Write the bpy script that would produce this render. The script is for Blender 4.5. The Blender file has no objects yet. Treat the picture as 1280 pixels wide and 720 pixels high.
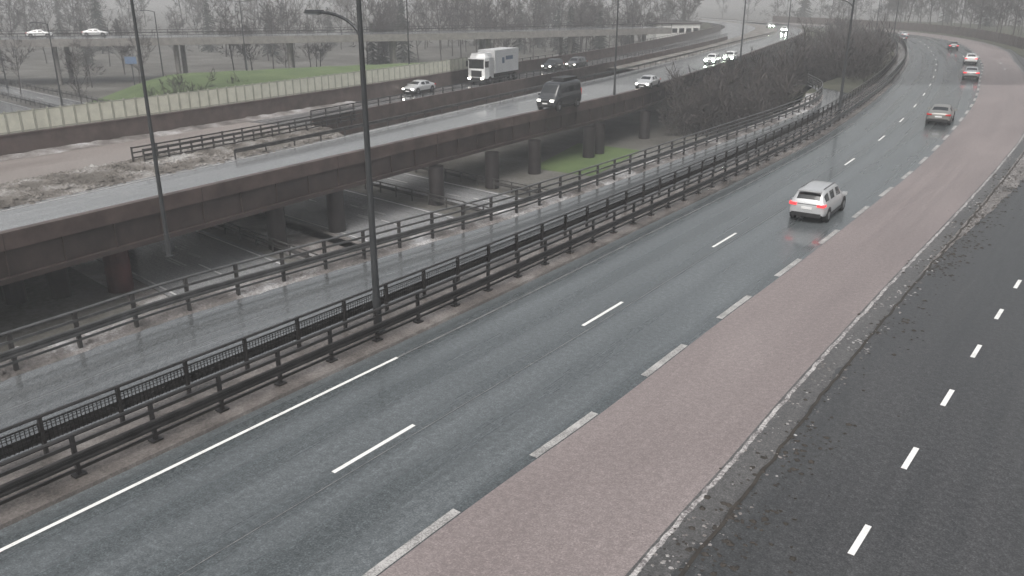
import bpy, bmesh, math, random
from mathutils import Vector, Matrix, noise
R = random.Random(7)
sc = bpy.context.scene
FOG = 0.0015
BANK = 0.0045

# ---------------------------------------------------------------- materials
def newmat(name):
    m = bpy.data.materials.new(name); m.use_nodes = True
    nt = m.node_tree
    return m, nt, nt.nodes['Principled BSDF']
def N(nt, t, **kw):
    n = nt.nodes.new(t)
    for k, v in kw.items(): setattr(n, k, v)
    return n
def ramp(nt, fac, stops):
    r = N(nt, 'ShaderNodeValToRGB')
    el = r.color_ramp.elements
    while len(el) < len(stops): el.new(0.5)
    for e, (p, c) in zip(el, stops):
        e.position = p
        e.color = (c[0], c[1], c[2], 1) if isinstance(c, tuple) else (c, c, c, 1)
    nt.links.new(fac, r.inputs[0]); return r.outputs[0]
def noi(nt, vec, scale, detail=4, rough=0.6):
    n = N(nt, 'ShaderNodeTexNoise'); n.inputs['Scale'].default_value = scale
    n.inputs['Detail'].default_value = detail; n.inputs['Roughness'].default_value = rough
    nt.links.new(vec, n.inputs['Vector']); return n.outputs['Fac']
def mapping(nt, vec, scale):
    m = N(nt, 'ShaderNodeMapping'); m.inputs['Scale'].default_value = scale
    nt.links.new(vec, m.inputs['Vector']); return m.outputs[0]
def mixc(nt, fac, a, b, mode='MIX'):
    m = N(nt, 'ShaderNodeMix', data_type='RGBA', blend_type=mode)
    for s, v in ((0, fac), (6, a), (7, b)):
        if hasattr(v, 'links') or hasattr(v, 'is_linked'): nt.links.new(v, m.inputs[s])
        elif s == 0: m.inputs[0].default_value = v
        else: m.inputs[s].default_value = (*v, 1)
    return m.outputs[2]
def math_(nt, op, a, b=0.0):
    m = N(nt, 'ShaderNodeMath', operation=op)
    for i, v in enumerate((a, b)):
        if isinstance(v, (int, float)): m.inputs[i].default_value = v
        else: nt.links.new(v, m.inputs[i])
    return m.outputs[0]

def simple(name, col, rough=0.5, metal=0.0, var=0.25, scale=3.0, bump=0.0, coat=0.0, emit=None, es=0.0, spec=0.5):
    m, nt, b = newmat(name)
    tc = N(nt, 'ShaderNodeTexCoord')
    f = noi(nt, tc.outputs['Object'], scale, 5)
    c = ramp(nt, f, [(0.3, tuple(x*(1-var) for x in col)), (0.7, tuple(min(1, x*(1+var)) for x in col))])
    nt.links.new(c, b.inputs['Base Color'])
    b.inputs['Roughness'].default_value = rough; b.inputs['Metallic'].default_value = metal
    b.inputs['Coat Weight'].default_value = coat; b.inputs['Coat Roughness'].default_value = 0.05
    b.inputs['Specular IOR Level'].default_value = spec
    if bump:
        bn = N(nt, 'ShaderNodeBump'); bn.inputs['Strength'].default_value = bump; bn.inputs['Distance'].default_value = 0.02
        nt.links.new(noi(nt, tc.outputs['Object'], scale*12, 3), bn.inputs['Height']); nt.links.new(bn.outputs[0], b.inputs['Normal'])
    if emit:
        b.inputs['Emission Color'].default_value = (*emit, 1); b.inputs['Emission Strength'].default_value = es
    return m

def asphalt(name, dark, light, r0=0.16, r1=0.42, streak=1.0, tracks=None, ior=1.4, coat=0.0, gr=1.0):
    """wet asphalt; UV = metres across / metres along"""
    m, nt, b = newmat(name)
    uv = N(nt, 'ShaderNodeUVMap'); uvo = uv.outputs[0]
    st = noi(nt, mapping(nt, uvo, (1.6, 0.02, 1)), 1.0, 3, 0.6)
    blot = noi(nt, mapping(nt, uvo, (0.22, 0.06, 1)), 1.0, 4)
    grain = noi(nt, uvo, 22.0, 3, 0.8)
    grain2 = noi(nt, uvo, 6.0, 4, 0.8)
    a = math_(nt, 'ADD', math_(nt, 'MULTIPLY', st, 0.5*streak), math_(nt, 'MULTIPLY', blot, 1-0.5*streak))
    if tracks:
        sep = N(nt, 'ShaderNodeSeparateXYZ'); nt.links.new(uvo, sep.inputs[0])
        ph = math_(nt, 'MULTIPLY', sep.outputs[0], 2*math.pi/tracks[0])
        w = math_(nt, 'COSINE', math_(nt, 'ADD', ph, tracks[1]))
        a = math_(nt, 'ADD', a, math_(nt, 'MULTIPLY', w, 0.08))
    c = ramp(nt, a, [(0.32, dark), (0.68, light)])
    g = ramp(nt, math_(nt, 'ADD', math_(nt, 'MULTIPLY', grain, 0.6), math_(nt, 'MULTIPLY', grain2, 0.4)), [(0.35, 1-.6*gr), (0.5, 1.0), (0.66, 1+1.3*gr)])
    c2 = mixc(nt, 1.0, c, g, 'MULTIPLY')
    nt.links.new(c2, b.inputs['Base Color'])
    nt.links.new(ramp(nt, a, [(0.34, r0), (0.64, r1)]), b.inputs['Roughness'])
    b.inputs['IOR'].default_value = ior
    if coat:
        b.inputs['Coat Weight'].default_value = coat; b.inputs['Coat IOR'].default_value = 1.33; b.inputs['Coat Roughness'].default_value = 0.08
    bn = N(nt, 'ShaderNodeBump'); bn.inputs['Strength'].default_value = 0.3; bn.inputs['Distance'].default_value = 0.01
    nt.links.new(grain, bn.inputs['Height']); nt.links.new(bn.outputs[0], b.inputs['Normal'])
    return m

def paint_mat(name, col, under, wear=0.5, scale=22.0):
    m, nt, b = newmat(name)
    tc = N(nt, 'ShaderNodeTexCoord')
    f = noi(nt, tc.outputs['Object'], scale, 6, 0.75); f2 = noi(nt, tc.outputs['Object'], 1.3, 3, 0.6)
    a = math_(nt, 'ADD', math_(nt, 'MULTIPLY', f, .65), math_(nt, 'MULTIPLY', f2, .35))
    nt.links.new(ramp(nt, a, [(wear-0.07, under), (wear+0.05, col)]), b.inputs['Base Color'])
    b.inputs['Roughness'].default_value = 0.4
    return m

def gravel_mat(name, cols, scale=2.5, rough=0.7, bump=0.8):
    m, nt, b = newmat(name)
    tc = N(nt, 'ShaderNodeTexCoord'); o = tc.outputs['Object']
    big = noi(nt, o, scale*0.12, 5, 0.6); fine = noi(nt, o, scale*3, 5, 0.8)
    a = math_(nt, 'ADD', math_(nt, 'MULTIPLY', big, 0.6), math_(nt, 'MULTIPLY', fine, 0.4))
    n = len(cols)
    nt.links.new(ramp(nt, a, [(0.36+0.28*i/(n-1), c) for i, c in enumerate(cols)]), b.inputs['Base Color'])
    b.inputs['Roughness'].default_value = rough
    bn = N(nt, 'ShaderNodeBump'); bn.inputs['Strength'].default_value = bump; bn.inputs['Distance'].default_value = 0.08
    nt.links.new(fine, bn.inputs['Height']); nt.links.new(bn.outputs[0], b.inputs['Normal'])
    return m

M = {}
M['asph'] = asphalt('wet_asphalt', (0.050, 0.058, 0.061), (0.112, 0.124, 0.130), 0.20, 0.38, streak=.85, tracks=(1.85, 0.4), ior=1.5, coat=.5)
M['asph_ramp'] = asphalt('wet_asphalt_ramp', (0.055, 0.060, 0.063), (0.145, 0.152, 0.156), 0.12, 0.34, ior=1.5, coat=.9)
M['asph_dark'] = asphalt('dark_asphalt', (0.032, 0.034, 0.0355), (0.066, 0.067, 0.069), 0.28, 0.46, streak=.9, ior=1.4)
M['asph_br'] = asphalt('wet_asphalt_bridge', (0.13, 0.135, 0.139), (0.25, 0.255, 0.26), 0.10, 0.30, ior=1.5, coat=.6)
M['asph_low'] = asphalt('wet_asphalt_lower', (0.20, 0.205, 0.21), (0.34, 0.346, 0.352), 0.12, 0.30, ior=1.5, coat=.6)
M['red'] = asphalt('reddish_asphalt', (0.170, 0.143, 0.140), (0.245, 0.212, 0.208), 0.36, 0.58, streak=0.6, gr=.55)
M['pink'] = asphalt('dirty_pinkish_asphalt', (0.16, 0.140, 0.132), (0.30, 0.272, 0.26), 0.25, 0.45)
M['shoulder'] = asphalt('shoulder_asphalt', (0.045, 0.0445, 0.045), (0.12, 0.118, 0.117), 0.3, 0.5, streak=.5)
M['white'] = paint_mat('road_paint_white', (0.78, 0.78, 0.76), (0.4, 0.4, 0.4), 0.41)
M['worn'] = paint_mat('road_paint_worn', (0.46, 0.45, 0.44), (0.18, 0.175, 0.17), 0.50)
M['edgeworn'] = paint_mat('road_edge_worn', (0.52, 0.50, 0.49), (0.13, 0.12, 0.12), 0.525, 14)
M['faint'] = paint_mat('faint_line', (0.21, 0.21, 0.21), (0.09, 0.095, 0.098), 0.52)
M['whitelow'] = paint_mat('lower_road_paint', (0.65, 0.65, 0.65), (0.3, 0.3, 0.3), 0.5)
M['kerb'] = gravel_mat('dirty_concrete', [(0.06, 0.054, 0.05), (0.15, 0.135, 0.127), (0.28, 0.262, 0.25)], 4, 0.2, 0.3)
M['strip'] = gravel_mat('slush_gravel', [(0.06, 0.055, 0.05), (0.22, 0.20, 0.19), (0.65, 0.65, 0.66)], 3, 0.55, 1.0)
M['gravel'] = gravel_mat('median_gravel', [(0.05, 0.044, 0.037), (0.16, 0.145, 0.13), (0.45, 0.44, 0.43)], 3, 0.8, 1.0)
M['dirt'] = simple('dirt_clumps', (0.035, 0.03, 0.025), 0.8, var=0.4)
M['grass'] = gravel_mat('grass', [(0.035, 0.034, 0.026), (0.06, 0.062, 0.04), (0.09, 0.092, 0.062)], 1.5, 0.9, 0.8)
M['green'] = gravel_mat('green_grass', [(0.065, 0.10, 0.035), (0.095, 0.14, 0.05), (0.13, 0.17, 0.07)], 1.5, 0.9, 0.8)
M['ground'] = gravel_mat('ground_earth', [(0.05, 0.046, 0.04), (0.10, 0.096, 0.085), (0.19, 0.185, 0.175)], 1.0, 0.8, 0.8)
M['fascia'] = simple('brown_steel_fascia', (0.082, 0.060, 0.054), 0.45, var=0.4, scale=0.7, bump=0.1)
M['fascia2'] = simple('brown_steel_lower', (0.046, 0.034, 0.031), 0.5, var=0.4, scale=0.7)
M['wallbrown'] = simple('brown_barrier', (0.105, 0.080, 0.073), 0.6, var=0.35, scale=0.8)
M['concrete'] = simple('concrete', (0.20, 0.19, 0.18), 0.6, var=0.3, scale=1.2, bump=0.2)
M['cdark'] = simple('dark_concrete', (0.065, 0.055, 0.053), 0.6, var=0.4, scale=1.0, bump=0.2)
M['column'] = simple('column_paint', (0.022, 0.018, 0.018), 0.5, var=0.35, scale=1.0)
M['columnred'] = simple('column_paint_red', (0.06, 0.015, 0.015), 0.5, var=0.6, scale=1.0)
M['cream'] = simple('cream_fence_panel', (0.60, 0.60, 0.51), 0.5, var=0.12, scale=1.5)
M['creamd'] = simple('cream_fence_post', (0.34, 0.34, 0.29), 0.5, var=0.2, scale=1.5)
M['steel'] = simple('dark_railing_steel', (0.036, 0.034, 0.034), 0.35, metal=0.2, var=0.4, scale=2.0)
M['galv'] = simple('weathered_galvanised', (0.15, 0.15, 0.15), 0.38, metal=0.6, var=0.35, scale=1.5)
M['galvd'] = simple('weathered_steel_post', (0.085, 0.082, 0.08), 0.45, metal=0.4, var=0.4, scale=1.5)
M['pole'] = simple('lamp_pole_paint', (0.048, 0.051, 0.054), 0.4, metal=0.2, var=0.25, scale=0.8)
M['lens'] = simple('lamp_glass', (0.35, 0.37, 0.38), 0.2, var=0.05)
M['bark'] = simple('bark', (0.060, 0.052, 0.049), 0.9, var=0.3, scale=1.0)
M['needle'] = simple('needles', (0.035, 0.040, 0.033), 0.9, var=0.4, scale=1.0)
M['glass'] = simple('car_glass', (0.012, 0.014, 0.016), 0.06, var=0.05, coat=0.5)
M['tyre'] = simple('tyre_rubber', (0.018, 0.018, 0.018), 0.7, var=0.2)
M['rim'] = simple('wheel_rim', (0.25, 0.25, 0.26), 0.35, metal=0.8, var=0.1)
M['trim'] = simple('black_trim', (0.02, 0.02, 0.021), 0.5, var=0.2)
M['plate'] = simple('licence_plate', (0.75, 0.75, 0.75), 0.4, var=0.03)
M['tail'] = simple('tail_light', (0.45, 0.02, 0.02), 0.25, var=0.1, emit=(1, 0.05, 0.06), es=1.6)
M['taild'] = simple('tail_light_dim', (0.30, 0.015, 0.015), 0.25, var=0.1, emit=(1, 0.04, 0.04), es=0.2)  # dim lens, faint red glow added by emission
M['head'] = simple('head_light', (0.9, 0.9, 0.9), 0.2, var=0.02, emit=(1, 0.97, 0.88), es=14)
M['headx'] = simple('head_light_bright', (0.9, 0.95, 0.9), 0.2, var=0.02, emit=(0.80, 1.0, 0.80), es=90)
M['silver'] = simple('paint_silver', (0.52, 0.53, 0.54), 0.28, metal=0.3, var=0.05, coat=0.6)
M['beige'] = simple('paint_greige', (0.24, 0.235, 0.22), 0.3, metal=0.3, var=0.05, coat=0.6)
M['pwhite'] = simple('paint_white', (0.75, 0.76, 0.76), 0.3, var=0.04, coat=0.6)
M['pdark'] = simple('paint_dark', (0.03, 0.032, 0.035), 0.25, var=0.1, coat=0.7)
M['pgrey'] = simple('paint_grey', (0.12, 0.12, 0.125), 0.3, metal=0.3, var=0.1, coat=0.6)
M['tarp'] = simple('trailer_white', (0.78, 0.79, 0.80), 0.5, var=0.05, scale=0.5)
M['logo'] = simple('trailer_logo', (0.16, 0.22, 0.32), 0.5, var=0.2)
M['bldg'] = simple('pale_facade', (0.62, 0.62, 0.60), 0.6, var=0.06, scale=0.3)
M['signblue'] = simple('sign_blue', (0.14, 0.2, 0.32), 0.4, var=0.05)

# ---------------------------------------------------------------- mesh helpers
class MB:
    def __init__(s): s.v = []; s.f = []; s.m = []; s.uv = []
    def quad(s, pts, m=0, uv=None):
        i = len(s.v); s.v += [tuple(p) for p in pts]; s.f.append(tuple(range(i, i+len(pts)))); s.m.append(m)
        s.uv.append(uv or [(p[0], p[1]) for p in pts])
    def box(s, c, size, m=0, rot=0.0, taper=1.0, rx=None):
        c = Vector(c); sx, sy, sz = (x/2 for x in size)
        mt = Matrix.Rotation(rot, 3, 'Z')
        if rx is not None: mt = mt @ rx
        P = []
        for z in (-sz, sz):
            k = 1 if z < 0 else taper
            for x, y in ((-sx, -sy), (sx, -sy), (sx, sy), (-sx, sy)):
                P.append(c + mt @ Vector((x*k, y*k, z)))
        for q in ((3, 2, 1, 0), (4, 5, 6, 7), (0, 1, 5, 4), (1, 2, 6, 5), (2, 3, 7, 6), (3, 0, 4, 7)):
            s.quad([P[k] for k in q], m)
    def cyl(s, p0, p1, r0, r1, n=8, m=0, cap=True):
        p0 = Vector(p0); p1 = Vector(p1); d = (p1-p0).normalized()
        a = d.orthogonal().normalized(); b = d.cross(a)
        i = len(s.v)
        for p, r in ((p0, r0), (p1, r1)):
            for k in range(n):
                t = 2*math.pi*k/n; s.v.append(tuple(p + (a*math.cos(t)+b*math.sin(t))*r))
        for k in range(n):
            k2 = (k+1) % n
            s.f.append((i+k, i+k2, i+n+k2, i+n+k)); s.m.append(m); s.uv.append([(0, 0)]*4)
        if cap:
            s.f.append(tuple(i+n+k for k in range(n))); s.m.append(m); s.uv.append([(0, 0)]*n)
            s.f.append(tuple(i+k for k in reversed(range(n)))); s.m.append(m); s.uv.append([(0, 0)]*n)
    def sweep(s, pts, prof, m=0, closed=True, z=0.0, mm=None):
        """pts list of Vector (xy[z]); prof list of (offset right, z)"""
        L = len(pts); n = len(prof); i = len(s.v); acc = 0
        A = []
        for k in range(L):
            a = pts[max(0, k-1)]; b = pts[min(L-1, k+1)]
            d = Vector((b[0]-a[0], b[1]-a[1])).normalized(); rt = Vector((d.y, -d.x))
            if k: acc += math.hypot(pts[k][0]-pts[k-1][0], pts[k][1]-pts[k-1][1])
            A.append(acc)
            zz = pts[k][2] if len(pts[k]) > 2 else 0
            for o, h in prof: s.v.append((pts[k][0]+rt.x*o, pts[k][1]+rt.y*o, h+z+zz))
        for k in range(L-1):
            for j in range(n if closed else n-1):
                j2 = (j+1) % n
                s.f.append((i+k*n+j, i+(k+1)*n+j, i+(k+1)*n+j2, i+k*n+j2)); s.m.append(mm[j] if mm else m)
                s.uv.append([(prof[j][0], A[k]), (prof[j][0], A[k+1]), (prof[j2][0], A[k+1]), (prof[j2][0], A[k])])
        if closed:
            s.f.append(tuple(i+j for j in range(n))); s.m.append(m); s.uv.append([(0, 0)]*n)
            s.f.append(tuple(i+(L-1)*n+j for j in reversed(range(n)))); s.m.append(m); s.uv.append([(0, 0)]*n)
    def done(s, name, mats, smooth=False, parent=None):
        me = bpy.data.meshes.new(name); me.from_pydata(s.v, [], s.f)
        me.polygons.foreach_set('material_index', s.m)
        ul = me.uv_layers.new(name='UVMap')
        flat = [c for f in s.uv for p in f for c in p]
        ul.data.foreach_set('uv', flat)
        for mt in mats: me.materials.append(M[mt])
        if smooth: me.polygons.foreach_set('use_smooth', [True]*len(s.f))
        bm = bmesh.new(); bm.from_mesh(me); bmesh.ops.recalc_face_normals(bm, faces=bm.faces); bm.to_mesh(me); bm.free()
        ob = bpy.data.objects.new(name, me); sc.collection.objects.link(ob)
        if parent: ob.parent = parent
        return ob

def catmull(pts, step=1.0):
    P = [Vector(p) for p in pts]
    P = [P[0]*2-P[1]] + P + [P[-1]*2-P[-2]]
    out = []
    for i in range(1, len(P)-2):
        a, b, c, d = P[i-1:i+3]
        n = max(2, int((c-b).length/0.5))
        for k in range(n):
            t = k/n
            out.append(0.5*((2*b)+(c-a)*t+(2*a-5*b+4*c-d)*t*t+(3*b-a-3*c+d)*t*t*t))
    out.append(P[-2])
    return resample(out, step)
def resample(out, step=None, n=None):
    acc = [0]
    for i in range(1, len(out)): acc.append(acc[-1]+(out[i]-out[i-1]).length)
    if n is None: n = max(2, int(acc[-1]/step)+1)
    res = []; j = 0
    for k in range(n):
        s = acc[-1]*k/(n-1)
        while j < len(out)-2 and acc[j+1] < s: j += 1
        t = (s-acc[j])/max(1e-6, acc[j+1]-acc[j]); res.append(out[j].lerp(out[j+1], min(1, t)))
    return res
def offs(pts, o):
    res = []; L = len(pts)
    for k in range(L):
        a = pts[max(0, k-2)]; b = pts[min(L-1, k+2)]
        d = Vector((b[0]-a[0], b[1]-a[1])).normalized()
        v = pts[k].copy(); v[0] += d.y*o; v[1] -= d.x*o; res.append(v)
    return res
def sub(pts, p0, p1):
    i0 = min(range(len(pts)), key=lambda i: (pts[i].xy-Vector(p0)).length)
    i1 = min(range(len(pts)), key=lambda i: (pts[i].xy-Vector(p1)).length)
    return pts[i0:i1+1]
def band(name, Lp, Rp, z, mat, parent=None, u0=0.0):
    mb = MB(); n = len(Lp)
    acc = 0
    for k in range(n-1):
        l0, l1, r0, r1 = Lp[k], Lp[k+1], Rp[k], Rp[k+1]
        st = (l1-l0).length
        w0 = (r0-l0).length; w1 = (r1-l1).length
        zz = lambda p: (p[0], p[1], z+(p[2] if len(p) > 2 else 0))
        mb.quad([zz(l0), zz(r0), zz(r1), zz(l1)], 0, [(u0, acc), (u0+w0, acc), (u0+w1, acc+st), (u0, acc+st)])
        acc += st
    ob = mb.done(name, [mat], parent=parent)
    return ob
def dashes(name, pts, start, ln, period, w, mat, z=0.008, maxd=1e9):
    acc = [0]
    for i in range(1, len(pts)): acc.append(acc[-1]+(pts[i]-pts[i-1]).length)
    i0 = min(range(len(pts)), key=lambda i: (pts[i]-Vector(start)).length)
    s0 = acc[i0]; s0 -= math.floor(s0/period)*period
    def at(s):
        lo = 0; hi = len(acc)-1
        while hi-lo > 1:
            m_ = (lo+hi)//2
            if acc[m_] <= s: lo = m_
            else: hi = m_
        t = (s-acc[lo])/max(1e-6, acc[hi]-acc[lo]); return pts[lo].lerp(pts[hi], t)
    mb = MB()
    while s0+ln < acc[-1] and s0 < maxd:
        seg = [at(s0+ln*k/3) for k in range(4)]
        mb.sweep(seg, [(-w/2, z), (w/2, z)], closed=False); s0 += period
    return mb.done(name, [mat])
def line(name, pts, w, mat, z=0.008):
    mb = MB(); mb.sweep(pts, [(-w/2, z), (w/2, z)], closed=False); return mb.done(name, [mat])

# ---------------------------------------------------------------- master curves (metres, world)
D1 = catmull([(-25, -10.5), (-19, -2), (-4.3, 18.2), (2.8, 27.9), (9.8, 37.7), (17.4, 48.4), (25.2, 59.8), (33, 72), (44.2, 91), (58.7, 117.5), (76.8, 154), (96.0, 199), (106.5, 232), (110, 262), (106, 300), (92, 345)])
D2 = catmull([(-21.7, -12.2), (-15.7, -3.9), (-2.9, 14.1), (2.6, 21.3), (8.0, 28.7), (13.6, 36.2), (21.4, 47), (29.5, 58.5), (41.0, 76.1), (52.3, 94.4), (65.3, 117.5), (80.8, 146), (99.7, 187), (110.5, 220), (114.5, 262), (110.5, 302), (96, 348)])
RED = catmull([(-18, -14.5), (-12.2, -6.5), (1.8, 13.2), (5.5, 18.3), (9.0, 23.2), (15.6, 32.1), (25.2, 44.9), (35, 58.2), (44.6, 71.8), (58, 93), (72, 118), (86, 145), (104, 181), (115.5, 216.4), (121, 255), (117, 304), (102, 352)])
FARR = catmull([(-30, 2.6), (-16, 23.4), (-12.6, 28.5), (-7.9, 34.0), (-4.3, 38.1), (0.4, 43.6), (7.4, 53.1), (16.6, 66), (24.5, 77), (31.8, 88.2), (36.6, 99.2), (38.6, 110)])
E = catmull([(-31.5, 3.6), (-17.4, 24.5), (-14, 29.6), (-9.3, 35.1), (-5.6, 39.1), (-0.9, 44.6), (6.1, 54.1), (15.3, 67), (23.2, 78), (30.4, 89), (35, 100), (40, 110), (47, 121), (56, 138), (68, 163), (82, 196), (92, 230), (95, 262), (91, 300), (77, 343)])
Fc = catmull([(-38, 18.8), (-25.5, 39.3), (-20.7, 47.2), (-11, 62.8), (0, 80), (15.4, 103.4), (35.1, 143), (57.1, 190.4), (85.2, 252), (99, 300), (101, 350), (90, 410)])
B1 = catmull([(-42, 22), (-28.6, 44.5), (-23.5, 53.5), (-14.2, 69.5), (-1.5, 93), (8.4, 111.5), (19.4, 132), (36, 165.5), (53, 201), (78, 254), (91, 302), (92.5, 350), (82, 408)])
R1 = catmull([(-46, 26), (-31.7, 49.9), (-25.4, 60), (-17.2, 74.5), (-10, 88.5), (-3.0, 101.5), (6.0, 118), (18, 141), (44, 194), (70, 255), (85, 303), (86, 350), (76, 406)])
R2 = catmull([(-54, 32), (-37, 60), (-29.4, 72), (-20.0, 88), (-11.5, 103.4), (-3.5, 119), (7.0, 137.7), (20, 163), (40, 207), (62, 262), (76, 308), (77, 350), (67, 402)])

# ---------------------------------------------------------------- ground
mb = MB()
mb.quad([(-1500, -300, -5.75), (1500, -300, -5.75), (1500, 2500, -5.75), (-1500, 2500, -5.75)])
mb.done('ground', ['ground'])
mb = MB()
n = 260
El = resample(E, n=n); Dr = resample(offs(D1, 75), n=n)
for k in range(n-1):
    a, b_, c, d = El[k], El[k+1], Dr[k+1], Dr[k]
    mb.quad([(a.x, a.y, -0.03), (d.x, d.y, -0.03), (c.x, c.y, -0.03), (b_.x, b_.y, -0.03)], 0)
    if b_.y < 103:
        mb.quad([(a.x, a.y, -0.03), (b_.x, b_.y, -0.03), (b_.x-.15, b_.y+.1, -5.8), (a.x-.15, a.y+.1, -5.8)], 1)
    else:
        mb.quad([(a.x, a.y, -0.03), (b_.x, b_.y, -0.03), (b_.x-7, b_.y+3.5, -5.8), (a.x-7, a.y+3.5, -5.8)], 0)
    mb.quad([(d.x, d.y, -0.03), (c.x, c.y, -0.03), (c.x+12, c.y-6, -5.8), (d.x+12, d.y-6, -5.8)], 0)
mb.done('road_embankment', ['grass', 'cdark'])

# main road surfaces
nn = len(D1)
band('main_road', offs(D1, -4.35), resample(offs(RED, 0.25), n=nn), 0.0, 'asph')
n2 = len(D2)
def wob(pts, amp, fr): return [Vector((p.x+noise.noise(Vector((p.x*fr, p.y*fr, 1.7)))*amp, p.y+noise.noise(Vector((p.x*fr, p.y*fr, 9.7)))*amp)) for p in pts]
band('bus_lane', resample(offs(D2, 0.15), n=n2), resample(RED, n=n2), 0.004, 'red')
SR = offs(RED, 0.55)
side_r = resample(catmull([(-2, -28), (14, 2), (28, 20), (42, 40), (60, 64), (72, 90), (84, 118), (90, 146), (105.5, 180.5)]), n=200)
side_l = resample(sub(SR, (-17, -15), (104.5, 181)), n=200)
band('side_road', side_l, side_r, 0.004, 'asph_dark')
REDf = resample(RED, step=.15)
band('road_shoulder', resample(offs(RED, -0.02), n=2400), resample(wob(offs(REDf, 0.85), .22, 2.6), n=2400), 0.009, 'shoulder')
# gravelly verge widening with distance
mb = MB()
vg = sub(offs(REDf, .8), (16, 31), (72, 118)); vl = len(vg)
vo = [p+Vector((.8, -.58))*(3.0*min(1, max(0, (k/vl-.02)*1.6))*(1+.25*noise.noise(Vector((p.x*.3, p.y*.3, 0)))+.15*noise.noise(Vector((p.x*1.9, p.y*1.9, 0))))) for k, p in enumerate(vg)]
for k in range(vl-1): mb.quad([(*vg[k], .011), (*vo[k], .011), (*vo[k+1], .011), (*vg[k+1], .011)])
mb.done('gravel_verge', ['kerb'])
lw = wob(offs(REDf, 0.10), .06, 3.0)
line('road_edge_marking', lw, 0.12, 'edgeworn', 0.015)
line('road_seam', wob(offs(REDf, 0.92), .07, 1.5), 0.09, 'dirt', 0.019)
dashes('lane_marking', D1, (-4.3, 18.2), 3.0, 12.0, 0.13, 'white')
dashes('wide_lane_marking', D2, (-2.9, 14.1), 3.0, 6.0, 0.24, 'worn', 0.010)
line('edge_line', offs(sub(D1, (-25, -10), (-1.1, 22.5)), -3.52), 0.12, 'white')
line('edge_line', offs(sub(D1, (-1.1, 22.5), (110, 262)), -3.52), 0.09, 'faint')
sd = resample([Vector((-2.0, 2.8)), Vector((7.16, 14.5)), Vector((20.3, 31.2)), Vector((36, 51.2)), Vector((46, 65.5))], 0.5)
dashes('side_lane_marking', sd, (7.16, 14.5), 1.3, 4.3, 0.14, 'white', 0.014)
line('asphalt_joint', offs(sub(D1, (-25, -10), (44, 91)), 0.35), 0.03, 'faint', 0.006)
mb = MB()
for (ax, ay) in ((77.5, 133), (83, 144)):
    mb.box((ax, ay, 0.014), (0.25, 3.5, 0.006), 0, rot=-0.5); mb.box((ax+.9, ay+1.6, 0.014), (1.2, 0.4, 0.006), 0, rot=-0.2)
mb.done('arrow_marking', ['worn'])

# dirt clumps along seam
mb = MB()
def clump(x, y, r, z=0.0):
    k = 5; pts = []
    a0 = R.random()*6
    for i in range(k):
        a = a0+2*math.pi*i/k; rr = r*R.uniform(.6, 1.2); pts.append((x+rr*math.cos(a), y+rr*math.sin(a), z+0.01))
    top = (x, y, z+r*R.uniform(.3, .7))
    for i in range(k): mb.quad([pts[i], pts[(i+1) % k], top])
RS = offs(RED, 1.0)
for i in range(5200):
    j = R.randrange(20, 125)
    p = RS[j]
    dens = 0.14+2.6*max(0, noise.noise(Vector((p.x*.16, p.y*.16, 3.1)))-.05)
    if 18 < p.x < 34: dens += .8
    if R.random() > dens: continue
    o = R.gauss(0.3, 0.5); u_ = R.uniform(-.6, .6)
    clump(p.x+o*.8+u_*.59, p.y-o*.6+u_*.8, R.choice([.015, .02, .02, .03, .04, .05, .07, .10]))
mb.done('dirt_gravel', ['dirt'])
# thin grit / slush specks on the shoulder
mb = MB()
for i in range(3600):
    p = RS[R.randrange(18, 160)]; o = R.uniform(-.95, .25); u_ = R.uniform(-.6, .6)
    if noise.noise(Vector((p.x*.4+u_, p.y*.4, 7))) < -.05: continue
    clump(p.x+o*.8+u_*.59, p.y-o*.6+u_*.8, R.choice([.015, .02, .03, .045, .06]))
mb.done('shoulder_grit', ['strip'])

# kerb strip between main road and ramp
mb = MB()
K0 = sub(D1, (-25, -10), (112, 262))
mb.sweep(K0, [(-4.30, 0.0), (-4.32, 0.10), (-7.0, 0.12), (-7.02, 0.0)])
mb.done('kerb_strip', ['kerb'])
# ramp surface
nr = 200
RL = sub(FARR, (-30, 2.6), (38.6, 110))
RLr = resample(RL, n=nr); RRr = resample(offs(sub(D1, (-22, -8), (46, 95)), -6.95), n=nr)
band('ramp_road', RLr, RRr, 0.0, 'asph_ramp')
a = RLr[-1]; b_ = RRr[-1]
tail_l = catmull([(a.x, a.y, 0), (38.2, 122, -1.2), (34, 135, -3.0), (25, 147, -4.8), (12, 156, -5.7)])
tail_r = catmull([(b_.x, b_.y, 0), (44.5, 110, -0.3), (44.5, 124, -1.2), (40, 140, -3.0), (29, 154, -4.8), (15, 164, -5.7)])
tl = resample(tail_l, n=60); tr = resample(tail_r, n=60)
band('ramp_road', tl, tr, 0.01, 'asph_ramp')
mb = MB(); 
mb.sweep(tl, [(0.0, 0.0), (-3, -3.0)], closed=False); mb.sweep(tr, [(0, 0), (3, -3.0)], closed=False); mb.done('ramp_bank', ['grass'])
mb = MB()
mb.sweep(resample(sub(FARR, (-30, 2.6), (36.6, 99)), step=.35), [(0.25, 0.0), (0.1, 0.07), (-0.3, 0.15), (-.6, .17), (-1.0, .16), (-1.45, 0.13), (-1.7, 0.05), (-1.75, -0.5), (-1.5, -0.5)])
vs = [(x+noise.noise(Vector((x*1.5, y*1.5, 0)))*.12, y, z+(noise.noise(Vector((x*2, y*2, 5)))*.12 if z > .04 else 0)) for x, y, z in mb.v]; mb.v = vs
mb.done('slush_verge', ['strip'])
mb = MB()
V = offs(sub(FARR, (-30, 2.6), (34, 93)), -0.85)
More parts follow.
